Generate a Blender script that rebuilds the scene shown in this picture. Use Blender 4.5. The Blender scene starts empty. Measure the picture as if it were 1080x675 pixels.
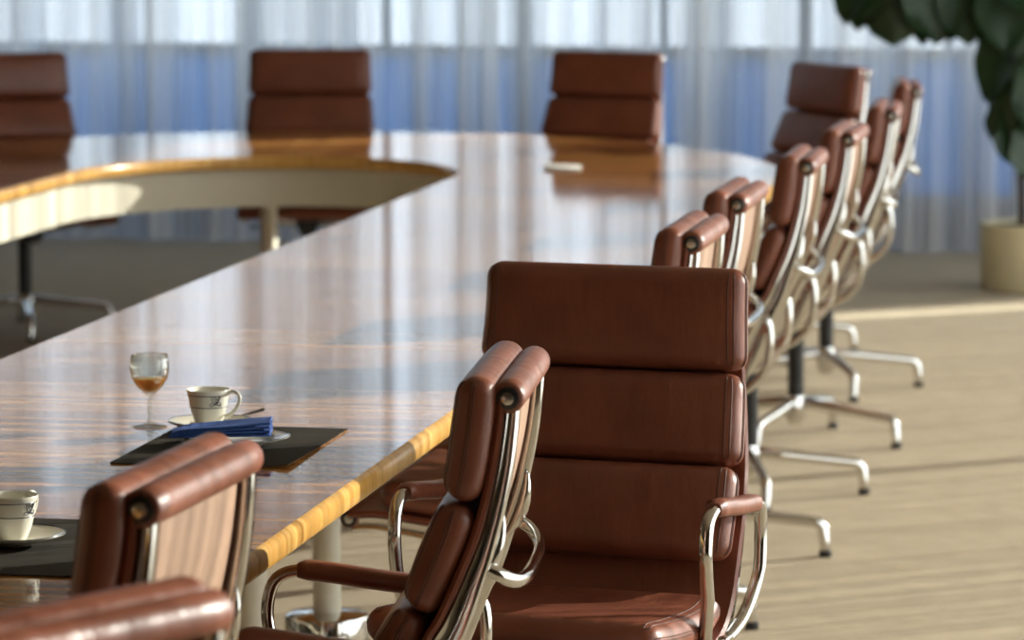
import bpy, bmesh, math, random
from mathutils import Vector, Matrix
random.seed(7)
PI = math.pi
scn = bpy.context.scene
COL = scn.collection

# ------------------------------------------------------------------ materials
def new_mat(name):
    m = bpy.data.materials.new(name); m.use_nodes = True
    nt = m.node_tree
    b = nt.nodes.get('Principled BSDF')
    return m, nt, b
def simple(name, col, rough=.5, metal=0., noise=0., scale=30., bump=0., bscale=200., **kw):
    m, nt, b = new_mat(name)
    b.inputs['Base Color'].default_value = (*col, 1)
    b.inputs['Roughness'].default_value = rough
    b.inputs['Metallic'].default_value = metal
    for k, v in kw.items(): b.inputs[k.replace('_', ' ')].default_value = v
    tc = nt.nodes.new('ShaderNodeTexCoord')
    if noise:
        n = nt.nodes.new('ShaderNodeTexNoise'); n.inputs['Scale'].default_value = scale; n.inputs['Detail'].default_value = 4
        nt.links.new(tc.outputs['Object'], n.inputs['Vector'])
        r = nt.nodes.new('ShaderNodeValToRGB')
        r.color_ramp.elements[0].position = .3; r.color_ramp.elements[1].position = .7
        r.color_ramp.elements[0].color = (*[c*(1-noise) for c in col], 1)
        r.color_ramp.elements[1].color = (*[min(1, c*(1+noise)) for c in col], 1)
        nt.links.new(n.outputs['Fac'], r.inputs['Fac']); nt.links.new(r.outputs['Color'], b.inputs['Base Color'])
    if bump:
        n2 = nt.nodes.new('ShaderNodeTexNoise'); n2.inputs['Scale'].default_value = bscale; n2.inputs['Detail'].default_value = 3
        nt.links.new(tc.outputs['Object'], n2.inputs['Vector'])
        bp = nt.nodes.new('ShaderNodeBump'); bp.inputs['Strength'].default_value = bump; bp.inputs['Distance'].default_value = .01
        nt.links.new(n2.outputs['Fac'], bp.inputs['Height']); nt.links.new(bp.outputs['Normal'], b.inputs['Normal'])
    return m

def leather(name, col, rough=.36):
    m, nt, b = new_mat(name)
    tc = nt.nodes.new('ShaderNodeTexCoord')
    n = nt.nodes.new('ShaderNodeTexNoise'); n.inputs['Scale'].default_value = 9; n.inputs['Detail'].default_value = 5
    nt.links.new(tc.outputs['Object'], n.inputs['Vector'])
    r = nt.nodes.new('ShaderNodeValToRGB')
    r.color_ramp.elements[0].position = .3; r.color_ramp.elements[1].position = .75
    r.color_ramp.elements[0].color = (*[c*.82 for c in col], 1)
    r.color_ramp.elements[1].color = (*[c*1.12 for c in col], 1)
    nt.links.new(n.outputs['Fac'], r.inputs['Fac']); nt.links.new(r.outputs['Color'], b.inputs['Base Color'])
    b.inputs['Roughness'].default_value = rough
    v = nt.nodes.new('ShaderNodeTexVoronoi'); v.inputs['Scale'].default_value = 420
    nt.links.new(tc.outputs['Object'], v.inputs['Vector'])
    mp = nt.nodes.new('ShaderNodeMapping'); mp.inputs['Scale'].default_value = (26, 9, 7)
    nt.links.new(tc.outputs['Object'], mp.inputs['Vector'])
    w = nt.nodes.new('ShaderNodeTexNoise'); w.inputs['Scale'].default_value = 1.; w.inputs['Detail'].default_value = 3
    nt.links.new(mp.outputs['Vector'], w.inputs['Vector'])
    b1 = nt.nodes.new('ShaderNodeBump'); b1.inputs['Strength'].default_value = .12; b1.inputs['Distance'].default_value = .002
    b2 = nt.nodes.new('ShaderNodeBump'); b2.inputs['Strength'].default_value = .35; b2.inputs['Distance'].default_value = .012
    nt.links.new(v.outputs['Distance'], b1.inputs['Height'])
    nt.links.new(w.outputs['Fac'], b2.inputs['Height'])
    nt.links.new(b1.outputs['Normal'], b2.inputs['Normal'])
    nt.links.new(b2.outputs['Normal'], b.inputs['Normal'])
    return m

def wood(name, dark, mid, light, rough, fine=24., band=1.7, ior=1.5):
    """striped veneer: UV.x runs across the table, UV.y along it (metres)"""
    m, nt, b = new_mat(name)
    uv = nt.nodes.new('ShaderNodeUVMap')
    def noise(sx, sy, det, rgh=.5):
        mp = nt.nodes.new('ShaderNodeMapping'); mp.inputs['Scale'].default_value = (sx, sy, 1)
        nt.links.new(uv.outputs['UV'], mp.inputs['Vector'])
        n = nt.nodes.new('ShaderNodeTexNoise'); n.inputs['Scale'].default_value = 1; n.inputs['Detail'].default_value = det
        n.inputs['Roughness'].default_value = rgh
        nt.links.new(mp.outputs['Vector'], n.inputs['Vector']); return n
    nf = noise(.02, fine, 3, .6); nb = noise(.02, band, 2)
    a = nt.nodes.new('ShaderNodeMath'); a.operation = 'MULTIPLY_ADD'; a.inputs[1].default_value = .62
    c = nt.nodes.new('ShaderNodeMath'); c.operation = 'MULTIPLY'; c.inputs[1].default_value = .42
    nt.links.new(nb.outputs['Fac'], c.inputs[0])
    nt.links.new(nf.outputs['Fac'], a.inputs[0]); nt.links.new(c.outputs[0], a.inputs[2])
    r = nt.nodes.new('ShaderNodeValToRGB'); e = r.color_ramp.elements
    e[0].position = .38; e[0].color = (*dark, 1); e[1].position = .64; e[1].color = (*light, 1)
    x = e.new(.5); x.color = (*mid, 1)
    nt.links.new(a.outputs[0], r.inputs['Fac']); nt.links.new(r.outputs['Color'], b.inputs['Base Color'])
    b.inputs['Roughness'].default_value = rough
    b.inputs['IOR'].default_value = ior
    return m

def cloth(name, col, t0, t1, scale):
    """sheer woven voile: part of the light passes straight through, the rest scatters"""
    m, nt, b = new_mat(name); nt.nodes.remove(b)
    out = nt.nodes['Material Output']
    tc = nt.nodes.new('ShaderNodeTexCoord')
    mp = nt.nodes.new('ShaderNodeMapping'); mp.inputs['Scale'].default_value = (scale, scale, .12)
    nt.links.new(tc.outputs['Object'], mp.inputs['Vector'])
    n = nt.nodes.new('ShaderNodeTexNoise'); n.inputs['Scale'].default_value = 1; n.inputs['Detail'].default_value = 2.5
    nt.links.new(mp.outputs['Vector'], n.inputs['Vector'])
    mr = nt.nodes.new('ShaderNodeMapRange'); mr.inputs['From Min'].default_value = .36; mr.inputs['From Max'].default_value = .64
    mr.inputs['To Min'].default_value = t0; mr.inputs['To Max'].default_value = t1
    nt.links.new(n.outputs['Fac'], mr.inputs['Value'])
    df = nt.nodes.new('ShaderNodeBsdfDiffuse'); df.inputs['Color'].default_value = (*col, 1)
    tl = nt.nodes.new('ShaderNodeBsdfTranslucent'); tl.inputs['Color'].default_value = (*col, 1)
    tr = nt.nodes.new('ShaderNodeBsdfTransparent')
    m1 = nt.nodes.new('ShaderNodeMixShader'); m1.inputs['Fac'].default_value = .5
    nt.links.new(df.outputs[0], m1.inputs[1]); nt.links.new(tl.outputs[0], m1.inputs[2])
    m2 = nt.nodes.new('ShaderNodeMixShader')
    nt.links.new(mr.outputs[0], m2.inputs['Fac'])
    nt.links.new(m1.outputs[0], m2.inputs[1]); nt.links.new(tr.outputs[0], m2.inputs[2])
    nt.links.new(m2.outputs[0], out.inputs['Surface'])
    return m

def pane_mat(name):
    m, nt, b = new_mat(name); nt.nodes.remove(b)
    out = nt.nodes['Material Output']
    g = nt.nodes.new('ShaderNodeBsdfGlossy'); g.inputs['Roughness'].default_value = .02
    t = nt.nodes.new('ShaderNodeBsdfTransparent'); t.inputs['Color'].default_value = (.93, .96, .97, 1)
    x = nt.nodes.new('ShaderNodeMixShader'); x.inputs['Fac'].default_value = .05
    nt.links.new(t.outputs[0], x.inputs[1]); nt.links.new(g.outputs[0], x.inputs[2]); nt.links.new(x.outputs[0], out.inputs['Surface'])
    return m

def ribbed(name, c0, c1):
    m, nt, b = new_mat(name)
    tc = nt.nodes.new('ShaderNodeTexCoord')
    w = nt.nodes.new('ShaderNodeTexWave'); w.wave_type = 'BANDS'; w.bands_direction = 'Y'
    w.inputs['Scale'].default_value = 24; w.inputs['Distortion'].default_value = .3
    nt.links.new(tc.outputs['Object'], w.inputs['Vector'])
    r = nt.nodes.new('ShaderNodeValToRGB'); r.color_ramp.elements[0].color = (*c0, 1); r.color_ramp.elements[1].color = (*c1, 1)
    nt.links.new(w.outputs['Fac'], r.inputs['Fac']); nt.links.new(r.outputs['Color'], b.inputs['Base Color'])
    bp = nt.nodes.new('ShaderNodeBump'); bp.inputs['Strength'].default_value = .5; bp.inputs['Distance'].default_value = .002
    nt.links.new(w.outputs['Fac'], bp.inputs['Height']); nt.links.new(bp.outputs['Normal'], b.inputs['Normal'])
    b.inputs['Roughness'].default_value = .8; b.inputs['Specular IOR Level'].default_value = .12
    return m

LEA = leather('brown_leather', (.205, .063, .034))
LEA_D = leather('brown_leather_edge', (.19, .052, .025))
STITCH = simple('seam_thread', (.085, .028, .016), .6)
BACKING = simple('tan_backing', (.30, .18, .115), .6, noise=.06, scale=40)
CHROME = simple('polished_aluminium', (.70, .69, .67), .07, 1.)
BLACK = simple('black_plastic', (.012, .012, .013), .35)
SCREW = simple('screw_steel', (.6, .58, .55), .25, 1.)
WOOD = wood('striped_veneer', (.15, .052, .02), (.43, .18, .05), (.70, .36, .11), .07, ior=1.52)
EDGE = wood('edge_banding', (.46, .21, .045), (.60, .32, .078), (.72, .43, .13), .25, fine=46., band=16)
CREAM = simple('cream_lacquer', (.66, .62, .50), .4, noise=.02)
CARPET = simple('tan_carpet', (.43, .352, .240), .95, noise=.07, scale=9, bump=.6, bscale=260)
WALL = simple('wall_paint', (.34, .29, .22), .8, noise=.02, scale=3)
CEIL = simple('ceiling_paint', (.40, .34, .26), .9, noise=.02, scale=3)
FRAME = simple('window_metal', (.42, .44, .46), .4, .3)
SPAN, nt_, b_ = new_mat('blue_frosted_glass')
nt_.nodes.remove(b_); t_ = nt_.nodes.new('ShaderNodeBsdfTranslucent'); t_.inputs['Color'].default_value = (.28, .41, .58, 1)
nt_.links.new(t_.outputs[0], nt_.nodes['Material Output'].inputs['Surface'])
SHEER = cloth('sheer_voile', (.79, .76, .70), .02, .46, 4.5)
SHEER_R = cloth('sheer_voile_side', (.84, .80, .72), .18, .54, 40.)
PANE = pane_mat('window_glass')
MAT = ribbed('woven_placemat', (.010, .009, .007), (.085, .075, .058))
MAT_REFLECT = simple('mat_edge_reflection', (.42, .17, .04), .8, noise=.2, scale=80)  # orange paints in the table wood's reflection along the mat's lower edge
CHINA = simple('cream_china', (.80, .77, .66), .15)
BLUEINK = simple('navy_glaze', (.012, .018, .05), .2)
NAPKIN = simple('blue_paper', (.035, .10, .36), .85, noise=.12, scale=40, bump=.3, bscale=90)
STEEL = simple('cutlery_steel', (.7, .69, .66), .16, 1.)
PAPER = simple('white_paper', (.8, .79, .75), .7)
GLASS, nt_, b_ = new_mat('clear_glass'); nt_.nodes.remove(b_)
t_ = nt_.nodes.new('ShaderNodeBsdfTransparent'); t_.inputs['Color'].default_value = (.90, .92, .90, 1)
g_ = nt_.nodes.new('ShaderNodeBsdfGlossy'); g_.inputs['Roughness'].default_value = .02
f_ = nt_.nodes.new('ShaderNodeMath'); f_.operation = 'MULTIPLY'; f_.inputs[1].default_value = .85
l_ = nt_.nodes.new('ShaderNodeLayerWeight'); l_.inputs['Blend'].default_value = .36; nt_.links.new(l_.outputs['Facing'], f_.inputs[0])
x_ = nt_.nodes.new('ShaderNodeMixShader'); nt_.links.new(f_.outputs[0], x_.inputs['Fac']); nt_.links.new(t_.outputs[0], x_.inputs[1]); nt_.links.new(g_.outputs[0], x_.inputs[2])
nt_.links.new(x_.outputs[0], nt_.nodes['Material Output'].inputs['Surface'])
DRINK = simple('orange_drink', (.90, .46, .14), .15, Subsurface_Weight=.5)
POT = simple('cream_planter', (.62, .55, .36), .5, noise=.03)
SOIL = simple('potting_soil', (.03, .02, .012), .95, noise=.4, scale=60, bump=.8, bscale=80)
BARK = simple('grey_bark', (.075, .05, .035), .85, noise=.3, scale=40, bump=.5, bscale=60)
LEAF = simple('glossy_leaf', (.014, .040, .012), .42, noise=.35, scale=6)
SUN_BLOCK = simple('sun_block_render', (.55, .55, .54), .9, noise=.04, scale=1)
GROUND = simple('pale_paving', (.5, .5, .48), .9, noise=.08, scale=2)

# ------------------------------------------------------------------ mesh helpers
def obj(name, V, F, mat, parent=None, loc=(0, 0, 0), smooth=True, sharp=40, uv=None):
    me = bpy.data.meshes.new(name)
    me.from_pydata([tuple(v) for v in V], [], F); me.update()
    for m in (mat if isinstance(mat, list) else [mat]): me.materials.append(m)
    if uv:
        l = me.uv_layers.new(name='UVMap')
        for p in me.polygons:
            for li in p.loop_indices: l.data[li].uv = uv[me.loops[li].vertex_index]
    bm = bmesh.new(); bm.from_mesh(me); bmesh.ops.recalc_face_normals(bm, faces=bm.faces); bm.to_mesh(me); bm.free()
    if smooth:
        me.polygons.foreach_set('use_smooth', [True]*len(me.polygons))
        me.set_sharp_from_angle(angle=math.radians(sharp))
    o = bpy.data.objects.new(name, me); COL.objects.link(o)
    o.location = loc
    if parent: o.parent = parent
    return o
def empty(name, loc=(0, 0, 0), rz=0.):
    o = bpy.data.objects.new(name, None); COL.objects.link(o); o.location = loc; o.rotation_euler.z = rz
    o.empty_display_size = .1
    return o
def tag(o, label=None, cat=None, group=None, kind=None):
    if label: o['label'] = label
    if cat: o['category'] = cat
    if group: o['group'] = group
    if kind: o['kind'] = kind
    return o
class MB:
    def __init__(s): s.V = []; s.F = []
    def add(s, V, F):
        n = len(s.V); s.V += [Vector(v) for v in V]; s.F += [tuple(i+n for i in f) for f in F]; return s
    def box(s, lo, hi, bev=0.):
        bm = bmesh.new(); bmesh.ops.create_cube(bm, size=1)
        for v in bm.verts: v.co = Vector([(lo[i]+hi[i])/2+v.co[i]*(hi[i]-lo[i]) for i in range(3)])
        if bev: bmesh.ops.bevel(bm, geom=bm.edges[:], offset=bev, segments=2, profile=.5, affect='EDGES')
        bm.verts.index_update()
        V = [v.co.copy() for v in bm.verts]; F = [tuple(v.index for v in f.verts) for f in bm.faces]; bm.free()
        return s.add(V, F)
    def tube(s, pts, r, n=10, cap=True, flat=None, up=None, closed=False):
        """pts: path; r: radius or list; flat: scale of the second axis"""
        P = [Vector(p) for p in pts]; m = len(P)
        R = r if isinstance(r, (list, tuple)) else [r]*m
        V = []; F = []; last = None
        for i in range(m):
            if closed: t = (P[(i+1) % m]-P[i-1]).normalized()
            else: t = (P[min(i+1, m-1)]-P[max(i-1, 0)]).normalized()
            if up is not None: a = Vector(up)-t*t.dot(Vector(up))
            elif last is None: a = t.orthogonal()
            else: a = last-t*t.dot(last)
            a.normalize(); last = a; b = t.cross(a)
            fl = 1 if flat is None else flat
            for k in range(n):
                q = 2*PI*k/n; V.append(P[i]+a*math.cos(q)*R[i]+b*math.sin(q)*R[i]*fl)
        for i in range(m if closed else m-1):
            j = (i+1) % m
            for k in range(n):
                F.append((i*n+k, i*n+(k+1) % n, j*n+(k+1) % n, j*n+k))
        if cap and not closed:
            F.append(tuple(range(n))); F.append(tuple((m-1)*n+k for k in range(n)))
        return s.add(V, F)
    def lathe(s, prof, n=32, c=(0, 0, 0), close=False):
        V = []; F = []; m = len(prof)
        for (r, z) in prof:
            for k in range(n):
                q = 2*PI*k/n; V.append((c[0]+r*math.cos(q), c[1]+r*math.sin(q), c[2]+z))
        for i in range(m if close else m-1):
            j = (i+1) % m
            for k in range(n): F.append((i*n+k, i*n+(k+1) % n, j*n+(k+1) % n, j*n+k))
        if not close:
            F.append(tuple(range(n))); F.append(tuple((m-1)*n+k for k in range(n)))
        return s.add(V, F)
    def xf(s, M):
        s.V = [M @ v for v in s.V]; return s
    def build(s, name, mat, parent=None, **k): return obj(name, s.V, s.F, mat, parent, **k)
def children(o): return [c for c in o.children]
def copy_tree(o, parent=None):
    c = o.copy(); COL.objects.link(c); c.parent = parent
    for ch in children(o): copy_tree(ch, c)
    return c
def smooth_path(pts, n):
    """Catmull-Rom through pts, resampled to n equal steps"""
    P = [Vector(p) for p in pts]; Q = []
    for i in range(len(P)-1):
        p0 = P[max(i-1, 0)]; p1 = P[i]; p2 = P[i+1]; p3 = P[min(i+2, len(P)-1)]
        for k in range(16):
            t = k/16
            Q.append(.5*((2*p1)+(p2-p0)*t+(2*p0-5*p1+4*p2-p3)*t*t+(3*p1-p0-3*p2+p3)*t**3))
    Q.append(P[-1])
    L = [0.]
    for a, b in zip(Q, Q[1:]): L.append(L[-1]+(b-a).length)
    out = []; j = 0
    for i in range(n):
        s = L[-1]*i/(n-1)
        while j < len(L)-2 and L[j+1] < s: j += 1
        f = (s-L[j])/max(1e-9, L[j+1]-L[j]); out.append(Q[j].lerp(Q[j+1], min(1, f)))
    return out

# ------------------------------------------------------------------ armchair (local: +y is the way it faces)
PROF = smooth_path([(-.333, 1.00), (-.328, .95), (-.318, .885), (-.298, .805), (-.274, .743), (-.246, .68), (-.226, .647),
                    (-.168, .53), (-.137, .470), (-.09, .426), (-.03, .406), (.06, .403), (.2, .415), (.31, .429), (.37, .424)], 241)
PL = [0.]
for a_, b_ in zip(PROF, PROF[1:]): PL.append(PL[-1]+(b_-a_).length)
PT = PL[-1]
def prof(s, c=0.):
    """point at arc length s, offset c to the sitter's side -> (y, z)"""
    x = min(max(s/PT, -.05), 1.05)*240; i = min(max(int(x), 0), 239); f = x-i
    p = PROF[i].lerp(PROF[i+1], f) if 0 <= f <= 1 else PROF[i]+(PROF[i+1]-PROF[i])*f
    t = (PROF[min(i+4, 240)]-PROF[max(i-3, 0)]).normalized()
    return p.x-t.y*c, p.y+t.x*c
def s_at(z): return min((abs(p.y-z), PL[i]) for i, p in enumerate(PROF[:120]))[1]
def s_y(y): return min((abs(p.x-y), PL[i]) for i, p in enumerate(PROF) if p.y < .5)[1]
def pad_fn(s0, s1, W, T, r, bulge, c0=.004):
    sm = (s0+s1)/2; hl = (s1-s0)/2; hw = W/2
    def f(a, b, c):      # each in -1..1
        inner = (hw-r, hl-r, T/2-min(r, T/2-.002)); full = (hw, hl, T/2); rr = (r, r, min(r, T/2-.002))
        p = (a*full[0], b*full[1], c*full[2])
        q = [max(-inner[i], min(inner[i], p[i])) for i in range(3)]
        d = Vector([(p[i]-q[i])/rr[i] for i in range(3)])
        m = max(abs(x) for x in d)
        if d.length > 1e-9: d = d*(m/d.length)
        x = [q[i]+d[i]*rr[i] for i in range(3)]
        bl = bulge*(1-abs(x[0]/hw)**4)*(1-(x[1]/hl)**2)*max(0, c)
        y, z = prof(sm+x[1], c0+T/2+x[2]+bl)
        return Vector((x[0]*(1+.5*(kw(sm+x[1])/kw(sm)-1)), y, z))
    return f
def steps(n, edge):
    """parameter stations, denser near the ends"""
    a = [-1, -1+edge*.25, -1+edge*.5, -1+edge*.75]; m = [-1+edge+(2-2*edge)*i/n for i in range(n+1)]
    return a+m+[1-edge*.75, 1-edge*.5, 1-edge*.25, 1]
def pad_mesh(f, W, L, T, r, na=14, nb=8):
    A = steps(na, 2*r/W); B = steps(nb, 2*r/L); Cc = steps(2, 2*min(r, T/2-.002)/T)
    idx = {}; V = []; F = []
    def vid(a, b, c):
        k = (round(a, 6), round(b, 6), round(c, 6))
        if k not in idx: idx[k] = len(V); V.append(f(a, b, c))
        return idx[k]
    def face(U, W2, g):
        for i in range(len(U)-1):
            for j in range(len(W2)-1):
                F.append((vid(*g(U[i], W2[j])), vid(*g(U[i+1], W2[j])), vid(*g(U[i+1], W2[j+1])), vid(*g(U[i], W2[j+1]))))
    for s in (-1, 1):
        face(A, B, lambda x, y: (x, y, s)); face(A, Cc, lambda x, y: (x, s, y)); face(B, Cc, lambda x, y: (s, x, y))
    return V, F
def add_pad(name, s0, s1, W, T, parent, r=.030, bulge=.012, c0=.004):
    f = pad_fn(s0, s1, W, T, r, bulge, c0); L = s1-s0
    V, F = pad_mesh(f, W, L, T, r)
    p = obj(name, V, F, LEA, parent, sharp=180)
    for sgn in (-1, 1):
        path = []
        for li, (aa, cc) in enumerate(((1-2*r*.95/W, 1.0), (1-2*r*.55/W, 1.0), (1., .30), (1., .12))):
            row = []
            for i in range(25):
                b = -1+2*i/24
                q = f(sgn*aa, b*.985, cc); q2 = f(0, b*.985, 0); row.append(q+(q-q2).normalized()*.0003)
            path += row if li % 2 == 0 else row[::-1]
        mb = MB(); mb.tube(path, .0011, 5)
        mb.build('piping', STITCH, p, sharp=180)
    return p
HW = .206
def kw(s):
    """the frame splays from the head towards the seat"""
    t = min(1, max(0, s/.46)); return 1+.20*(t*t*(3-2*t))
def make_chair():
    root = empty('conference_armchair')
    tag(root, 'x', 'chair', 'brown leather conference armchairs')
    # sling between the rails
    V = []; F = []; n = 90
    for i in range(n):
        s = PT*i/(n-1)
        for (x, c) in ((-HW-.019, -.008), (-HW-.021, -.002), (-HW-.017, .004), (HW+.017, .004), (HW+.021, -.002), (HW+.019, -.008)):
            y, z = prof(s, c); V.append((x*kw(s), y, z))
    for i in range(n-1):
        for k in range(6): F.append((i*6+k, i*6+(k+1) % 6, i*6+6+(k+1) % 6, i*6+6+k))
    F += [tuple(range(6)), tuple((n-1)*6+k for k in range(6))]
    obj('sling', V, F, LEA_D, root)
    # lighter lining on the rear of the back
    V = []; F = []; n = 50; e = s_at(.50)
    for i in range(n):
        s = .012+(e-.012)*i/(n-1)
        for (x, c) in ((-HW+.018, -.0095), (-HW+.024, -.0125), (HW-.024, -.0125), (HW-.018, -.0095)):
            y, z = prof(s, c); V.append((x*kw(s), y, z))
    for i in range(n-1):
        for k in range(4): F.append((i*4+k, i*4+(k+1) % 4, i*4+4+(k+1) % 4, i*4+4+k))
    F += [(0, 1, 2, 3), tuple((n-1)*4+k for k in range(4))]
    tag(obj('back_lining', V, F, BACKING, root), 'light tan rear lining of the backrest')
    # cushions
    add_pad('back_cushion', -.030, s_at(.840), .494, .058, root)
    add_pad('back_cushion', s_at(.838), s_at(.670), .512, .058, root)
    add_pad('back_cushion', s_at(.668), s_at(.517), .524, .056, root)
    add_pad('seat_cushion', s_y(-.108), PT-.062, .528, .062, root, bulge=.010)
    # side rails
    for sg in (-1, 1):
        V = []; F = []; n = 100
        key = [(0, .020), (.2, .026), (.36, .040), (.50, .052), (.62, .052), (.75, .044), (.95, .034), (1.2, .026)]
        def wd(s):
            for (a, b), (c, d) in zip(key, key[1:]):
                if s <= c: return b+(d-b)*(s-a)/(c-a)
            return key[-1][1]
        for i in range(n):
            s = PT*i/(n-1); w = wd(s); x0 = sg*(HW-.012); x1 = sg*(HW+.012); b = .004; dx = sg
            ring = [(x0+dx*b, -.009), (x1-dx*b, -.009), (x1, -.009-b), (x1-dx*.003, -.009-w*.35), (x1-dx*.003, -.009-w*.65), (x1, -.009-w+b), (x1-dx*b, -.009-w), (x0+dx*b, -.009-w), (x0, -.009-w+b), (x0, -.009-b)]
            for (x, c) in ring:
                y, z = prof(s, c); V.append((x+sg*HW*(kw(s)-1), y, z))
        m = 10
        for i in range(n-1):
            for k in range(m): F.append((i*m+k, i*m+(k+1) % m, i*m+m+(k+1) % m, i*m+m+k))
        F += [tuple(range(m)), tuple((n-1)*m+k for k in range(m))]
        tag(obj('side_rail', V, F, CHROME, root, sharp=50), 'polished aluminium side rail')
    # rolled ends of the sling with their end caps
    for nm, s, r, dz in (('head_roll', 0., .0245, .002), ('front_roll', PT, .021, -.004)):
        hw = HW*kw(s); y, z = prof(s, -.012 if s == 0 else -.006)
        mb = MB(); xs = [-hw-.016, -hw-.010, -.17, -.1, 0, .1, .17, hw+.010, hw+.016]
        mb.tube([(x, y, z+dz) for x in xs], [r-.004, r, r+.0005, r+.001, r+.001, r+.001, r+.0005, r, r-.004], 20)
        ro = mb.build(nm, LEA, root, sharp=60)
        for sg in (-1, 1):
            mb = MB(); X = sg*(hw+.015)
            mb.tube([(X, y, z+dz), (X+sg*.004, y, z+dz), (X+sg*.0055, y, z+dz)], [.017, .017, .0145], 20)
            cp = mb.build('end_cap', BLACK, ro)
            mb = MB(); mb.tube([(X+sg*.005, y, z+dz), (X+sg*.008, y, z+dz), (X+sg*.009, y, z+dz)], [.0095, .0095, .007], 12)
            mb.build('cap_screw', SCREW, ro)
    # bow shaped spreader behind the back
    s = s_at(.765); mb = MB(); path = []
    for i in range(31):
        q = PI*i/30; x = -(HW*kw(s)-.006)*math.copysign(abs(math.cos(q))**.62, math.cos(q)); c = -.034-.058*math.sin(q)**.62
        y, z = prof(s+.012*math.sin(q), c); path.append((x, y, z))
    mb.tube(path, .0115, 12, flat=.8)
    for sg in (-1, 1):
        fl = []
        for k in range(9):
            ss = s-.075+.11*k/8; y, z = prof(ss, -.030-.008*math.sin(PI*k/8)); fl.append((sg*(HW*kw(ss)-.019), y, z))
        mb.tube(fl, [.003, .006, .008, .010, .011, .010, .008, .005, .003], 10)
    tag(mb.build('back_spreader', CHROME, root, sharp=70), 'polished bow shaped bracket')
    # armrests
    for sg in (-1, 1):
        X = sg*.284
        P = smooth_path([(-.04, .398), (-.12, .402), (-.195, .425), (-.246, .475), (-.260, .53), (-.260, .585), (-.248, .613), (-.21, .624), (-.10, .635),
                         (0, .648), (.048, .649), (.080, .632), (.092, .585), (.084, .53), (.064, .46), (.045, .418), (.01, .400), (-.04, .398)], 110)
        mb = MB()
        mb.tube([(X-sg*max(0, .016*(1-(p.y-.40)/.10)), p.x, p.y) for p in P], .0125, 12, flat=.85, up=(1, 0, 0))
        mb.box((min(sg*.20, sg*.285), -.085, .395), (max(sg*.20, sg*.285), -.04, .412), .004)
        arm = tag(mb.build('armrest', CHROME, root, sharp=60), 'chrome armrest loop')
        Q = [p for p in P[10:80] if p.y > .612 and -.228 < p.x < .048]
        V = []; F = []; m = 14; n = len(Q)
        for i, p in enumerate(Q):
            e = min(1, .72+.28*min(i, n-1-i)/1.5)
            for k in range(m):
                q = 2*PI*k/m; ca = math.cos(q); sa = math.sin(q)
                V.append((X+.019*e*math.copysign(abs(ca)**.7, ca), p.x, p.y+.001+.0165*e*math.copysign(abs(sa)**.7, sa)))
        for i in range(n-1):
            for k in range(m): F.append((i*m+k, i*m+(k+1) % m, i*m+m+(k+1) % m, i*m+m+k))
        F += [tuple(range(m)), tuple((n-1)*m+k for k in range(m))]
        tag(obj('arm_pad', V, F, LEA, arm, sharp=60), 'brown leather arm sleeve')
    # under-seat bracket, tilt housing
    mb = MB()
    for sg in (-1, 1):
        for y0, y1 in ((-.05, -.06), (.05, .12)):
            mb.tube([(sg*(HW*1.2-.004), y1, .392), (sg*.17, (y0*.6+y1*.4), .372), (sg*.07, y0, .352), (0, y0*.8, .350)], [.012, .013, .016, .018], 10, flat=.7)
    tag(mb.build('seat_bracket', CHROME, root), 'polished bracket under the seat')
    mb = MB(); mb.tube([(0, -.10, .345), (0, -.09, .345), (0, .10, .345), (0, .115, .345)], [.030, .043, .043, .030], 18)
    mb.tube([(0, .112, .345), (0, .15, .345)], [.024, .024], 14)
    hs = mb.build('tilt_housing', BLACK, root)
    mb = MB(); mb.tube([(.03, .0, .345), (.12, .01, .342), (.20, .02, .336), (.235, .022, .333)], [.004, .004, .005, .008], 8)
    mb.build('lever', BLACK, hs)
    # column, hub, four star foot
    MB().lathe([(.026, .09), (.026, .33), (.020, .335)], 20).build('column', BLACK, root)
    MB().lathe([(.0, .055), (.020, .058), (.030, .075), (.033, .10), (.033, .135), (.026, .150), (.022, .188), (.018, .19)], 24).build('hub', CHROME, root)
    for k in range(4):
        q = k*PI/2; d = Vector((math.cos(q), math.sin(q), 0))
        pts = [d*.022+Vector((0, 0, .128)), d*.034+Vector((0, 0, .128)), d*.10+Vector((0, 0, .120)), d*.30+Vector((0, 0, .097)), d*.322+Vector((0, 0, .093)), d*.334+Vector((0, 0, .080)), d*.342+Vector((0, 0, .02))]
        mb = MB(); mb.tube(pts, [.013, .0185, .018, .0155, .0155, .016, .014], 12, up=(-d.y, d.x, 0))
        lg = tag(mb.build('base_leg', CHROME, root), 'chrome star base leg')
        MB().lathe([(.008, .021), (.016, .018), (.018, .008), (.016, .0), (0, .0)], 14, c=tuple(d*.342)).build('glide', BLACK, lg)
    for ch in root.children:
        if ch.name.split('.')[0] in BASE or ch.name.startswith('column'): ch.location.y = -.045
        if ch.name.split('.')[0] not in BASE: ch.location.z = .06
    return root
BASE = ('base_leg', 'hub')

# ------------------------------------------------------------------ camera
H = 1.83; FPX = 4200.; AZ = math.radians(10.05); TH = math.atan((337.5+140)/FPX)
cam_d = bpy.data.cameras.new('camera'); cam = bpy.data.objects.new('camera', cam_d); COL.objects.link(cam)
cam.location = (0, 0, H); cam.rotation_euler = (PI/2-TH, 0, AZ)
cam_d.sensor_width = 36; cam_d.lens = FPX/1080*36; cam_d.clip_end = 300
cam_d.dof.use_dof = True; cam_d.dof.focus_distance = 6.55; cam_d.dof.aperture_fstop = 5.8
scn.camera = cam

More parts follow.
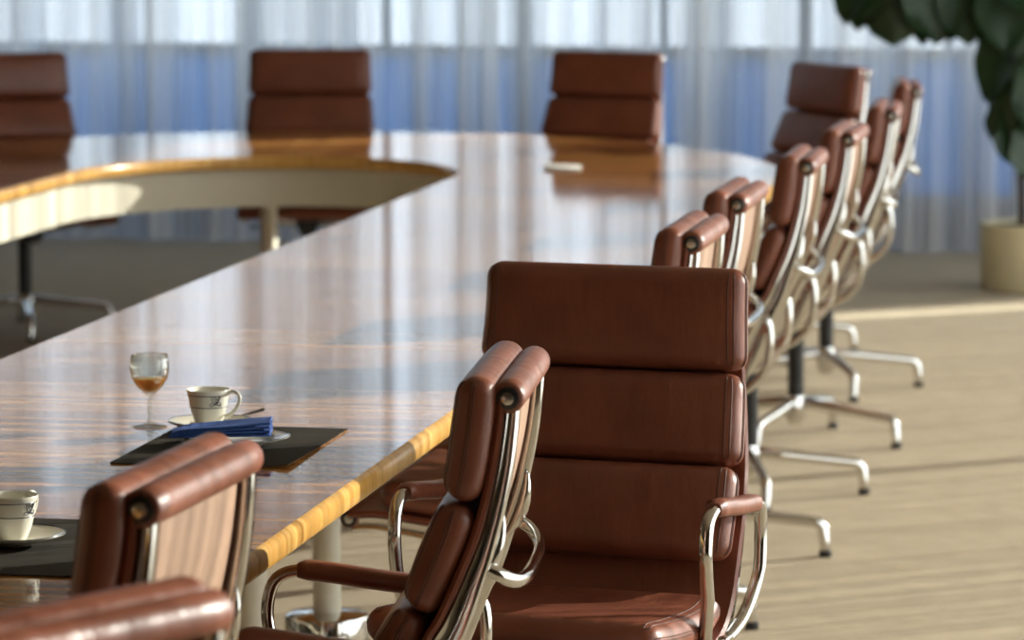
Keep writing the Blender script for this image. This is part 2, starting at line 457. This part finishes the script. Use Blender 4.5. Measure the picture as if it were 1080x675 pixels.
# ------------------------------------------------------------------ the chairs
proto = make_chair()
def place(first, base, vec, label, turn=20):
    o = proto if first else copy_tree(proto)
    rz = math.atan2(-vec[0], vec[1]); o.location = (base[0], base[1], 0); o.rotation_euler = (0, 0, rz); o['label'] = label
    for ch in o.children:                       # how far the star foot is turned under this chair
        if ch.name.startswith('base_leg'): ch.rotation_euler.z = math.radians(turn)-rz
    return o
rows = [(-1.225, 3.575, (-.884, .469), 'brown leather armchair nearest the camera, only its blurred head rest showing'),
        (-1.268, 4.585, (-1, .05), 'brown leather armchair pushed in beside the placemat with cup and bare saucer'),
        (-1.01, 5.66, (-1, -.08), 'sharp side-on brown leather armchair just before the one turned to face the camera'),
        (-1.06, 8.09, (-1, 0), 'brown leather armchair half hidden straight behind the big camera-facing armchair'),
        (-1.08, 9.04, (-1, 0), 'second brown leather armchair beyond the camera-facing one, its seat hidden'),
        (-1.04, 10.20, (-1, -.02), 'third brown leather armchair beyond the camera-facing one, bow bracket in full view'),
        (-1.03, 11.25, (-1, 0), 'fourth brown leather armchair beyond the camera-facing one'),
        (-1.00, 12.39, (-1, -.05), 'fifth brown leather armchair beyond the camera-facing one'),
        (-1.02, 13.71, (-1, -.10), 'last side-on brown leather armchair of the right-hand row, nearest the plant')]
first = True
for i, (u, v, vec, lab) in enumerate(rows):
    d = Vector(vec).normalized(); side = Vector((-d.y, d.x))
    # facing -u, sitter's left is -v : the near cap
    b = Vector((u, v))-side*.228+d*.345
    place(first, b, d, lab, (20, 20, 20, 20, 30, 10, 15, -15, 22)[i]); first = False
def camdir(u, v, turn):
    """direction from (u,v) to the camera, turned clockwise seen from above (towards the photo's left)"""
    d = Vector((-u, -v)).normalized(); a = math.radians(-turn)
    return Vector((d.x*math.cos(a)-d.y*math.sin(a), d.x*math.sin(a)+d.y*math.cos(a)))
def place_top(u, v, turn, lab, up=0.):
    d = camdir(u, v, turn); b = Vector((u, v))+d*.32
    o = place(False, b, d, lab)
    for ch in o.children:                       # this chair's column is raised; its foot stays on the carpet
        if ch.name.split('.')[0] not in BASE: ch.location.z += up
place_top(-1.062, 7.12, 17.5, 'large brown leather armchair turned out from the table to face the camera', .022)
place_top(-1.44, 15.05, 60, 'brown leather armchair at the right end of the table curve, turned away from the row')
place_top(-2.42, 15.92, 26, 'brown leather armchair at the head of the table, right of the middle one')
place_top(-3.655, 15.90, 2, 'brown leather armchair in the middle of the far table head')
place_top(-4.78, 15.35, -14, 'brown leather armchair at far left, cut by the photo edge, behind the table curve')

# ------------------------------------------------------------------ table
table = tag(empty('conference_table', (-3.21, 8.1, 0)), 'large glossy oval ring conference table of striped brown wood', 'table')
TO = Vector((-3.21, 8.1, 0))
ZT = .79; TH_ = .045
def path_pts():
    L = []
    n = 64
    vs = 3.0; ve = 13.2
    brk = []
    for i in range(41): L.append(((-1.43, vs+(ve-vs)*i/40), (-2.55, vs+(ve-vs)*i/40)))
    for i in range(1, n+1):
        q = PI*i/n; L.append(((-3.21+1.78*math.cos(q), ve+2.25*math.sin(q)), (-3.21+.66*math.cos(q), ve+.82*math.sin(q))))
    for i in range(1, 41): L.append(((-4.99, ve-(ve-vs)*i/40), (-3.87, ve-(ve-vs)*i/40)))
    for i in range(1, n): 
        q = PI+PI*i/n; L.append(((-3.21+1.78*math.cos(q), vs+2.0*math.sin(q)), (-3.21+.66*math.cos(q), vs+.82*math.sin(q))))
    return [(Vector(a), Vector(b)) for a, b in L]
TP = path_pts(); NP = len(TP)
# put a seam exactly at v = 8.42
iseam = min(range(41), key=lambda i: abs(TP[i][0].y-8.42))
TP[iseam] = (Vector((-1.43, 8.42)), Vector((-2.55, 8.42)))
arc = [0.]
for i in range(NP): arc.append(arc[-1]+((TP[(i+1) % NP][0]-TP[i][0]).length+(TP[(i+1) % NP][1]-TP[i][1]).length)/2)
cuts = [0, iseam, 40, 40+32, 40+64, 40+64+20, 40+64+40, 40+64+40+32]
def section(i0, i1):
    idx = list(range(i0, i1+1)); E = .012
    V = []; F = []; UV = []; gap = .0012
    Vo = []; Fo = []; UVo = []; Vi = []; Fi = []; UVi = []
    rr = [(0., 0.), (.004, .0015), (.0085, .005), (.0115, .011), (.012, .022), (.0115, .034), (.0085, .040), (.004, .0435), (0., .045)]
    for j, i in enumerate(idx):
        o, n_ = TP[i % NP]; d = (n_-o).normalized(); W = (n_-o).length; a = arc[i]
        t = Vector((d.y, -d.x)); 
        sh = gap if j == 0 else (-gap if j == len(idx)-1 else 0)
        nx = TP[(i+1) % NP][0]-TP[i % NP][0]; tt = nx.normalized()*sh
        o = o+tt; n_ = n_+tt
        for (x, z) in ((E, ZT), (W-E, ZT), (W-E, ZT-TH_), (E, ZT-TH_)):
            p = o+d*x; V.append((p.x-TO.x, p.y-TO.y, z)); UV.append((x, a))
        for (k, z) in rr:
            p = o+d*(E-k); Vo.append((p.x-TO.x, p.y-TO.y, ZT-z)); UVo.append((z, a))
            p = n_-d*(E-k); Vi.append((p.x-TO.x, p.y-TO.y, ZT-z)); UVi.append((z, a+7))
    n = len(idx); m = len(rr)
    for i in range(n-1):
        for k in range(4): F.append((i*4+k, i*4+(k+1) % 4, i*4+4+(k+1) % 4, i*4+4+k))
        for k in range(m):
            f = (i*m+k, i*m+(k+1) % m, i*m+m+(k+1) % m, i*m+m+k); Fo.append(f); Fi.append(f)
    F += [(0, 1, 2, 3), tuple((n-1)*4+k for k in range(4))]
    for G in (Fo, Fi): G += [tuple(range(m)), tuple((n-1)*m+k for k in range(m))]
    top = obj('tabletop_section', V, F, WOOD, table, uv=UV)
    for a, b, c in ((Vo, Fo, UVo), (Vi, Fi, UVi)): tag(obj('edge_band', a, b, EDGE, top, uv=c, sharp=60), 'yellow cross-grained edge band')
for a, b in zip(cuts, cuts[1:]+[NP]): section(a, b)
# apron round the inner opening
V = []; F = []
for i in range(NP):
    o, n_ = TP[i]; d = (n_-o).normalized()
    for (x, z) in ((.055, .744), (.055, .605), (.075, .605), (.075, .744)):
        p = n_-d*x; V.append((p.x-TO.x, p.y-TO.y, z))
for i in range(NP):
    j = (i+1) % NP
    for k in range(4): F.append((i*4+k, i*4+(k+1) % 4, j*4+(k+1) % 4, j*4+k))
tag(obj('apron', V, F, CREAM, table, sharp=50), 'cream apron round the inner opening')
legs = [(-2.0, 8.12), (-2.0, 8.84), (-2.0, 3.4), (-2.0, 13.0), (-2.9, 14.72), (-3.55, 14.72), (-4.42, 13.0), (-4.42, 8.12), (-4.42, 8.84), (-4.42, 3.4), (-3.55, 1.6), (-2.9, 1.6)]
for (u, v) in legs:
    c = (u-TO.x, v-TO.y, 0)
    lg = tag(MB().lathe([(.0325, .12), (.0325, .745)], 28, c=c).build('leg', CREAM, table), 'cream tubular leg')
    tag(MB().lathe([(0, 0), (.097, 0), (.098, .004), (.098, .110), (.095, .117), (.085, .121), (.03, .126)], 40, c=c).build('foot', CHROME, lg), 'chrome drum foot')

# ------------------------------------------------------------------ table setting
def placemat(v0, v1, label):
    u0, u1 = -1.90, -1.58; cu = (u0+u1)/2; cv = (v0+v1)/2
    root = tag(empty('placemat', (cu, cv, ZT)), label, 'placemat', 'dark ribbed placemats')
    hx = (u1-u0)/2; hy = (v1-v0)/2; n = 10
    def sheet(z0, z1, ins):
        V = []; F = []
        for i in range(n+1):
            for j in range(n+1):
                x = -hx+ins+(2*hx-2*ins)*i/n; y = -hy+ins+(2*hy-2*ins)*j/n
                c = .004*max(0, (x/hx))**6*max(0, -y/hy+.3)
                V.append((x, y, z0+c)); V.append((x, y, z1+c))
        g = lambda i, j, k: 2*(i*(n+1)+j)+k
        for i in range(n):
            for j in range(n):
                for k in (0, 1): F.append((g(i, j, k), g(i+1, j, k), g(i+1, j+1, k), g(i, j+1, k)))
        for i in range(n):
            F.append((g(i, 0, 0), g(i+1, 0, 0), g(i+1, 0, 1), g(i, 0, 1))); F.append((g(i, n, 0), g(i+1, n, 0), g(i+1, n, 1), g(i, n, 1)))
            F.append((g(0, i, 0), g(0, i+1, 0), g(0, i+1, 1), g(0, i, 1))); F.append((g(n, i, 0), g(n, i+1, 0), g(n, i+1, 1), g(n, i, 1)))
        return V, F
    V, F = sheet(.0012, .0030, 0); obj('woven_top', V, F, MAT, root)
    V, F = sheet(.0, .0012, .001); obj('reflect_layer', V, F, MAT_REFLECT, root)
placemat(6.68, 7.17, 'dark ribbed placemat under the plate with the blue napkin')
placemat(5.58, 6.08, 'dark ribbed placemat at left under the cup and saucer')
ZM = ZT+.0031

def ring(r, z, t, n=40):
    return [(r*math.cos(2*PI*k/n), r*math.sin(2*PI*k/n), z) for k in range(n)]
def cup_r(z):   # outer radius of cup at height z
    key = [(0, .021), (.004, .0225), (.012, .0265), (.025, .031), (.040, .0345), (.055, .0372), (.066, .0392), (.070, .0405)]
    for (a, b), (c, d) in zip(key, key[1:]):
        if z <= c: return b+(d-b)*(z-a)/(c-a)
    return .0405
def make_saucer():
    root = tag(empty('saucer'), 'x', 'saucer', 'cream saucers under the coffee cups')
    MB().lathe([(0, .0), (.028, .0), (.030, .004), (.055, .009), (.072, .0145), (.079, .0175), (.0795, .019), (.077, .0188), (.055, .0125), (.030, .0065), (.022, .0062), (0, .0062)], 56).build('dish', CHINA, root, sharp=70)
    mb = MB(); mb.tube(ring(.0785, .0193, 0, 56), .0007, 6, closed=True); tag(mb.build('rim_band', BLUEINK, root), 'thin navy rim line')
    return root
def make_cup(emb_ang, han_ang):
    root = tag(empty('coffee_cup'), 'x', 'cup', 'cream coffee cups')
    zs = [0, .004, .012, .025, .040, .055, .066, .070]
    prof_ = [(0, .001), (.018, .0)]+[(cup_r(z), z) for z in zs]+[(.0400, .0712), (.0385, .070), (.0370, .062), (.0335, .040), (.0285, .020), (.020, .008), (0, .006)]
    MB().lathe(prof_, 56).build('bowl', CHINA, root, sharp=75)
    mb = MB()
    P = [(.0355, 0, .062), (.046, 0, .068), (.056, 0, .0665), (.062, 0, .058), (.060, 0, .046), (.052, 0, .034), (.042, 0, .026), (.0325, 0, .0225)]
    mb.tube(smooth_path(P, 30), .0037, 10, up=(0, 1, 0)); mb.xf(Matrix.Rotation(han_ang, 4, 'Z'))
    mb.build('handle', CHINA, root, sharp=80)
    mb = MB()
    for z in (.0615, .0395): mb.tube(ring(cup_r(z)+.0002, z, 0, 56), .00075, 6, closed=True)
    tag(mb.build('decor_band', BLUEINK, root), 'two thin navy lines')
    mb = MB()
    def on(path, r=.0006):
        Q = []
        for (x, z) in path:
            rr = cup_r(z)+.0004; a = emb_ang+x/rr; Q.append((rr*math.cos(a), rr*math.sin(a), z))
        mb.tube(smooth_path(Q, 60), r, 6)
    on([(-.010, .0610), (-.008, .053), (-.002, .0465), (.005, .0445), (.010, .0470), (.008, .0500), (.002, .0490), (-.004, .0450), (-.010, .0430), (-.0125, .0455), (-.010, .0480), (-.003, .0475), (.004, .0520), (.008, .0610)])
    on([(-.006, .0610), (-.0045, .0555), (.000, .0505), (.0045, .0555), (.0055, .0610)])
    on([(-.003, .0610), (.000, .0545), (.003, .0610)])
    on([(-.0005, .0505), (.003, .0460), (.0085, .0430), (.0105, .0455)])
    tag(mb.build('emblem', BLUEINK, root), 'looped navy monogram emblem')
    return root
def ang_cam(deg):   # angle in world of the direction that points to camera, turned deg to the photo's right
    return AZ-PI/2+math.radians(deg)
s1 = make_saucer(); s1.location = (-1.825, 7.10, ZM); s1['label'] = 'cream saucer half on the placemat, with a spoon on it'
s2 = copy_tree(s1); s2.location = (-1.812, 5.83, ZM); s2['label'] = 'cream saucer on the left placemat, at the photo edge'
c1 = make_cup(ang_cam(28), ang_cam(72)); c1.location = (-1.828, 7.095, ZM+.0066); c1['label'] = 'cream coffee cup with its handle showing, behind the blue napkin'
c2 = make_cup(ang_cam(58), ang_cam(150)); c2.location = (-1.815, 5.83, ZM+.0066); c2['label'] = 'cream coffee cup at the left photo edge, handle hidden behind'
# coffee spoon on the first saucer
root = tag(empty('coffee_spoon', (-1.825, 7.10, ZM)), 'steel spoon resting on the saucer behind the cup', 'spoon')
R_ = Vector((math.cos(AZ), math.sin(AZ), 0)); Fw = Vector((-math.sin(AZ), math.cos(AZ), 0))
def at(x, y, z): return R_*x+Fw*y+Vector((0, 0, z))
mb = MB(); mb.tube([at(.008, .036, .0118), at(.03, .043, .0135), at(.055, .047, .0215), at(.08, .051, .028), at(.096, .054, .0325)], [.0022, .0018, .002, .0028, .0032], 8, flat=.4, up=(0, 0, 1)); mb.build('handle', STEEL, root)
V = []; F = []
for i in range(9):
    for k in range(12):
        r = .0125*math.sin(PI/2*i/8); q = 2*PI*k/12
        V.append(at(-.006+r*1.55*math.cos(q)-.006, .032+r*.8*math.sin(q), .0105+.004*(i/8)**2))
for i in range(8):
    for k in range(12): F.append((i*12+k, i*12+(k+1) % 12, i*12+12+(k+1) % 12, i*12+12+k))
bw = obj('bowl', V, F, STEEL, root); sm = bw.modifiers.new('solid', 'SOLIDIFY'); sm.thickness = .001
# plate
pl = tag(empty('side_plate', (-1.735, 6.93, ZM)), 'cream side plate on the placemat under the blue napkin', 'plate')
MB().lathe([(0, 0), (.050, 0), (.053, .004), (.066, .009), (.090, .0135), (.098, .0155), (.0985, .0172), (.096, .0172), (.068, .0118), (.056, .0068), (.045, .0058), (0, .0058)], 64).build('dish', CHINA, pl, sharp=70)
mb = MB(); mb.tube(ring(.0972, .0178, 0, 64), .0006, 6, closed=True); tag(mb.build('rim_band', BLUEINK, pl), 'thin navy rim line')
# butter knife across the plate
root = tag(empty('butter_knife', (-1.735, 6.93, ZM)), 'steel knife on the plate, sticking out from under the napkin', 'knife')
mb = MB(); mb.tube([at(-.09, .012, .0195), at(-.03, .003, .0196), at(.02, -.004, .0192), at(.045, -.008, .0180), at(.06, -.012, .0165)], [.002, .007, .005, .0055, .006], 10, flat=.35, up=(0, 0, 1))
mb.build('blade', STEEL, root)
mb = MB(); mb.tube([at(.058, -.0116, .0168), at(.066, -.0135, .016), at(.070, -.0145, .0156)], [.0062, .0066, .004], 10, flat=.45, up=(0, 0, 1)); mb.build('handle_end', STEEL, root)
# folded napkin
nap = tag(empty('napkin', (-1.735, 6.93, ZM+.0205)), 'folded blue paper napkin lying on the side plate', 'napkin')
for li in range(4):
    V = []; F = []; nx = 16; ny = 8; th = .0042
    for k in (0, 1):
        for i in range(nx+1):
            for j in range(ny+1):
                a = i/nx; b = j/ny
                x = -.118+.182*a+.003*li*(1-a); y = -.048+.088*b+.012*(a-.5)-.0015*li
                lift = .0070*li*(.35+.65*a**.7)
                z = lift+th*k*(.5+.5*a)+.004*math.sin(3.2*a+1.2*li)*math.sin(PI*b)+.0035*abs(a-.62)*(1-b)*li*.4
                if a < .08: z -= .002*(1-a/.08)
                V.append(at(x, y, max(.0, z)))
    g = lambda k, i, j: k*(nx+1)*(ny+1)+i*(ny+1)+j
    for i in range(nx):
        for j in range(ny):
            for k in (0, 1): F.append((g(k, i, j), g(k, i+1, j), g(k, i+1, j+1), g(k, i, j+1)))
    for i in range(nx):
        for j in (0, ny): F.append((g(0, i, j), g(0, i+1, j), g(1, i+1, j), g(1, i, j)))
    for j in range(ny):
        for i in (0, nx): F.append((g(0, i, j), g(0, i, j+1), g(1, i, j+1), g(1, i, j)))
    obj('fold', V, F, NAPKIN, nap, sharp=50)
# wine glass
gl = tag(empty('wine_glass', (-1.955, 7.15, ZT+.0004)), 'small stemmed glass with a little orange drink, beside the cup', 'glass')
MB().lathe([(0, .0), (.031, .0), (.0325, .0012), (.031, .0022), (.015, .0045), (.006, .008), (.0042, .016), (.0040, .050), (.0050, .058), (.012, .064), (.024, .075), (.0335, .091), (.0372, .107), (.0368, .122), (.0340, .1365),
             (.0330, .1365), (.0355, .122), (.0360, .107), (.0322, .091), (.0230, .0768), (.011, .0665), (0, .0645)], 48).build('goblet', GLASS, gl, sharp=80)
MB().lathe([(0, .0652), (.0108, .0672), (.0227, .0775), (.0312, .0905), (.0300, .0912), (0, .0912)], 48).build('drink', DRINK, gl)
# white folded card on the far end of the table
cd = tag(empty('paper_card', (-2.235, 13.62, ZT+.0004)), 'small white folded paper lying on the far right of the table', 'paper')
for k, (z0, tilt) in enumerate(((0, 0.), (.0022, .05))):
    mb = MB(); mb.box((-.065, -.10, z0), (.065, .10, z0+.002), .0005)
    M = Matrix.Translation((.065, 0, z0)) @ Matrix.Rotation(tilt, 4, 'Y') @ Matrix.Translation((-.065, 0, -z0))
    mb.xf(M); mb.build('leaf', PAPER, cd)
cd.rotation_euler.z = AZ

# ------------------------------------------------------------------ potted fig
px, py = -.80, 17.42
plant = tag(empty('potted_plant', (px, py, 0)), 'leafy green fig tree in a round cream planter by the curtain', 'plant')
MB().lathe([(0, 0), (.20, 0), (.208, .008), (.212, .28), (.212, .292), (.198, .292), (.195, .26), (0, .26)], 48).build('planter', POT, plant, sharp=50)
MB().lathe([(0, .2605), (.194, .2605), (.190, .272), (.1, .282), (0, .286)], 32).build('soil', SOIL, plant)
def leaf_shape(V, F, base, d, L, W, droop, roll):
    """a broad fiddle-shaped leaf with cupped blade and wavy rim"""
    d = Vector(d).normalized(); up = Vector((0, 0, 1)); s = d.cross(up)
    if s.length < .1: s = Vector((1, 0, 0))
    s.normalize(); nrm = s.cross(d).normalized()
    s2 = s*math.cos(roll)+nrm*math.sin(roll); n2 = s2.cross(d).normalized()
    n0 = len(V); NL = 9; NW = 6; ph = random.random()*6
    for k in (0, 1):
        for i in range(NL+1):
            t = i/NL
            w = W*.5*(math.sin(PI*min(1, t*.93+.06))**.62)*(.78+.32*t)*(1-.18*math.exp(-((t-.42)/.12)**2))
            if i == NL: w *= .35
            for j in range(NW+1):
                a = j/NW*2-1
                p = Vector(base)+d*(L*t)+s2*(w*a)+n2*(.10*W*a*a+.03*W*math.sin(9*t+ph+2*a)*abs(a))-up*(droop*L*t*t)-n2*(.0015*k)
                V.append(p)
    m = NW+1; off = (NL+1)*m
    for k in (0, 1):
        for i in range(NL):
            for j in range(NW):
                q = n0+k*off+i*m+j; F.append((q, q+1, q+m+1, q+m))
    rim = [i*m for i in range(NL+1)]+[NL*m+j for j in range(1, m)]+[i*m+NW for i in range(NL-1, -1, -1)]+[j for j in range(NW-1, 0, -1)]
    for a, b in zip(rim, rim[1:]+rim[:1]): F.append((n0+a, n0+b, n0+off+b, n0+off+a))
V = []; F = []
def L3(x, d, z, dz=.06):   # photo-frame offset (right, away, height) from the pot centre -> local
    w = R_*x+Fw*d; return Vector((w.x, w.y, z+(dz if z > .3 else 0)))
stems = [[L3(-.03, 0, .22), L3(-.04, .02, .50), L3(-.09, .0, .80), L3(-.14, -.05, 1.2), L3(-.12, -.05, 1.7), L3(-.15, -.02, 2.1)],
         [L3(.03, 0, .22), L3(.0, -.03, .55), L3(.02, -.04, .95), L3(.08, .0, 1.35), L3(.14, .02, 1.8)],
         [L3(-.14, -.05, 1.18), L3(-.30, -.06, 1.28), L3(-.52, -.05, 1.34), L3(-.70, -.02, 1.36)]]
for k, p in enumerate(stems):
    q = smooth_path(p, 24); r0 = (.017, .015, .010)[k]
    MB().tube(q, [r0*(1-.5*i/23) for i in range(24)], 10).build('stem', BARK, plant)
spec = []
# the drooping left branch, whose leaves hang into the photo
for (x, d, z, L, W, dx, dr, rl) in [(-.74, -.02, 1.44, .30, .20, -.25, .2, .2), (-.60, -.06, 1.42, .38, .34, -.02, .1, .05), (-.50, .04, 1.43, .36, .30, .1, .1, -.3), (-.46, -.08, 1.41, .38, .32, .05, .1, .15),
                               (-.36, .02, 1.40, .36, .30, .0, .1, -.1), (-.28, -.06, 1.42, .39, .32, -.05, .1, .2), (-.18, -.12, 1.40, .39, .32, .1, .1, -.15), (-.66, .06, 1.47, .36, .28, -.3, .2, .4), (-.40, .10, 1.45, .38, .30, -.15, .2, .3)]:
    leaf_shape(V, F, L3(x, d, z), L3(dx, random.uniform(-.35, .1), -1.05, 0), L, W, dr, rl)
for (x, d, z, L, W, dx, dr, rl) in [(-.14, -.08, 1.14, .33, .24, -.10, .1, .2), (-.04, -.12, 1.10, .36, .32, .1, .1, .0), (.08, -.10, 1.06, .36, .32, .1, .1, -.1), (-.10, .03, .98, .24, .18, -.30, .1, .5), (.0, -.08, .98, .34, .30, .05, .1, .1), (.12, .0, .95, .34, .30, .1, .1, .0),
                               (-.10, -.09, .86, .30, .26, .0, .05, -.1), (.0, -.06, .88, .34, .30, .05, .1, .2), (-.07, -.06, .76, .28, .24, -.02, .05, .2), (.03, .02, .78, .30, .26, .1, .1, .0), (-.02, -.12, .70, .26, .22, .02, .1, .0), (.1, .0, 1.2, .36, .32, .2, .1, .0), (-.05, -.12, 1.24, .36, .30, .0, .1, .2)]:
    leaf_shape(V, F, L3(x, d, z), L3(dx, random.uniform(-.3, .1), -.95, 0), L, W, dr, rl)
for i in range(46):
    z = random.uniform(1.25, 2.25); a = random.uniform(0, 2*PI); r = random.uniform(.05, .22)
    leaf_shape(V, F, L3(r*math.cos(a)-.04, r*math.sin(a), z), L3(math.cos(a), math.sin(a), random.uniform(-.4, .7), 0), random.uniform(.26, .38), random.uniform(.18, .27), random.uniform(.2, .6), random.uniform(-.4, .4))
tag(obj('foliage', V, F, LEAF, plant, sharp=60), 'broad dark green leaves')

# ------------------------------------------------------------------ room
UL, UR, VN, VB, ZC = -9.0, 2.2, -3.0, 19.45, 3.3
VC = 18.95; VW = 4.6          # curtain line
def struct(name, mb, mat): return tag(mb.build(name, mat, smooth=False), kind='structure')
struct('floor', MB().box((UL-.2, VN-.2, -.12), (UR+.2, VB+.2, 0)), CARPET)
struct('ceiling', MB().box((UL-.2, VN-.2, ZC), (UR+.2, VB+.2, ZC+.15)), CEIL)
struct('wall_left', MB().box((UL-.2, VN, 0), (UL, VB, ZC)), WALL)
struct('wall_rear', MB().box((UL-.2, VN-.2, 0), (UR+.2, VN, ZC)), WALL)
mb = MB(); mb.box((UL, VB, 3.17), (UR, VB+.2, ZC)); mb.box((UL, VB, 0), (UR, VB+.2, .18)); struct('wall_back', mb, WALL)
mb = MB(); mb.box((UR, VN, 3.22), (UR+.2, VB, ZC)); mb.box((UR, VN, 0), (UR+.2, VB, .10)); mb.box((UR, VN, 0), (UR+.2, VW, ZC)); struct('wall_right', mb, WALL)  # near stretch, unseen, closed off to darken the chair sides towards the camera
# glazed back wall: blue spandrel below, clear panes above
n = 8; wdt = (UR-UL)/n
for i in range(n):
    a = UL+wdt*i; b = a+wdt
    w = empty('window_%d' % (i+1), ((a+b)/2, VB+.1, .18)); tag(w, kind='structure')
    mb = MB(); cx = (a+b)/2
    for x in (a, b): mb.box((x-cx-.03, -.05, 0), (x-cx+.03, .05, 2.99))
    for z in (.0, .72, 2.94): mb.box((a-cx, -.045, z), (b-cx, .045, z+.05))
    mb.box((-.02, -.04, .75), (.02, .04, 2.95))
    mb.build('window_frame', FRAME, w, smooth=False)
    mb = MB(); mb.box((a-cx+.03, -.01, .05), (b-cx-.03, .02, .72)); mb.build('spandrel_panel', SPAN, w, smooth=False)
    mb = MB(); mb.box((a-cx+.03, -.004, .77), (b-cx-.03, .004, 2.95)); mb.build('pane', PANE, w, smooth=False)
n2 = 3; wdt = (VB-VW)/n2
for i in range(n2):
    a = VW+wdt*i; b = a+wdt; c = (a+b)/2
    w = empty('window_%d' % (n+i+1), (UR+.1, c, .1)); tag(w, kind='structure')
    mb = MB()
    for x in (a, b): mb.box((-.04, x-c-.012, 0), (.04, x-c+.012, 3.12))
    for z in (.0, 3.07): mb.box((-.045, a-c, z), (.045, b-c, z+.05))
    mb.build('window_frame', FRAME, w, smooth=False)
    mb = MB(); mb.box((-.004, a-c+.025, .05), (.004, b-c-.025, 3.07)); mb.build('pane', PANE, w, smooth=False)
# curtains
def curtain(name, length, z0, z1, mat, place_fn, label, per, amp, seed):
    rnd = random.Random(seed); V = []; F = []
    n = int(length/.012); ph = [rnd.uniform(0, 6.28) for _ in range(8)]; nz = 7
    def y(x, t):
        q = x+.05*math.sin(2.1*x+ph[0])+.03*math.sin(5.3*x+ph[1])
        a = .65+.35*math.sin(1.7*x+ph[2])
        return (amp*a*math.sin(2*PI*q/per+ph[3])+amp*.45*math.sin(2*PI*q/(per*.43)+ph[4]+.5*t)+amp*.25*math.sin(2*PI*q/(per*.19)+ph[5]))*(.85+.15*t)
    for i in range(n+1):
        x = length*i/n
        for k in range(nz):
            t = 1-k/(nz-1); V.append((x+.01*math.sin(9*x)*t, y(x, t), z0+(z1-z0)*k/(nz-1)))
    for i in range(n):
        for k in range(nz-1): q = i*nz+k; F.append((q, q+1, q+nz+1, q+nz))
    o = obj(name, V, F, mat, sharp=180); place_fn(o)
    return tag(o, label, 'curtain')
def pl1(o): o.location = (UL+.02, VC, 0)
curtain('curtain', UR-UL-.25, .012, 3.2, SHEER, pl1, 'pleated sheer off-white curtain across the window wall behind the far chairs', .34, .060, 3)
def pl2(o): o.location = (UR-.16, VW-.25, 0); o.rotation_euler.z = PI/2
curtain('curtain', VC-VW, .012, 3.25, SHEER_R, pl2, 'pleated sheer off-white curtain along the right-hand side of the room', .09, .011, 5)
struct('trim_1', MB().box((UL, VC-.11, 3.2), (UR-.05, VC+.11, 3.23)), FRAME)
struct('trim_2', MB().box((UR-.27, VW-.3, 3.25), (UR-.05, VC-.2, 3.28)), FRAME)
# outside: paving, and an added, unseen wall that keeps the sun off the back windows
struct('ground', MB().box((-60, -40, -.6), (60, 80, -.5)), GROUND)
struct('sun_block_wall', MB().box((UR+.25, VB+.3, -.5), (UR+.6, VB+16, 11)), SUN_BLOCK)

# ------------------------------------------------------------------ light
w = bpy.data.worlds.new('sky'); scn.world = w; w.use_nodes = True
nt = w.node_tree; bg = nt.nodes['Background']
tc = nt.nodes.new('ShaderNodeTexCoord'); sx = nt.nodes.new('ShaderNodeSeparateXYZ'); nt.links.new(tc.outputs['Generated'], sx.inputs[0])
rp = nt.nodes.new('ShaderNodeValToRGB'); e = rp.color_ramp.elements
e[0].position = 0.; e[0].color = (.82, .91, 1.0, 1); e[1].position = .75; e[1].color = (.45, .62, .92, 1)
nt.links.new(sx.outputs['Z'], rp.inputs['Fac']); nt.links.new(rp.outputs['Color'], bg.inputs['Color'])
bg.inputs['Strength'].default_value = 1.28
sl = bpy.data.lights.new('sun', 'SUN'); so = bpy.data.objects.new('sun', sl); COL.objects.link(so)
sl.energy = 8.5; sl.color = (1.0, .92, .80); sl.angle = math.radians(.3)
el = math.radians(17); sd = Vector((.80*math.cos(el), .60*math.cos(el), math.sin(el)))
so.rotation_euler = sd.to_track_quat('Z', 'Y').to_euler()

scn.unit_settings.system = 'METRIC'; scn.unit_settings.scale_length = .93
scn.view_settings.view_transform = 'Standard'; scn.view_settings.look = 'None'
scn.view_settings.gamma = 1; scn.view_settings.use_curve_mapping = False
scn.view_settings.exposure = 1.36
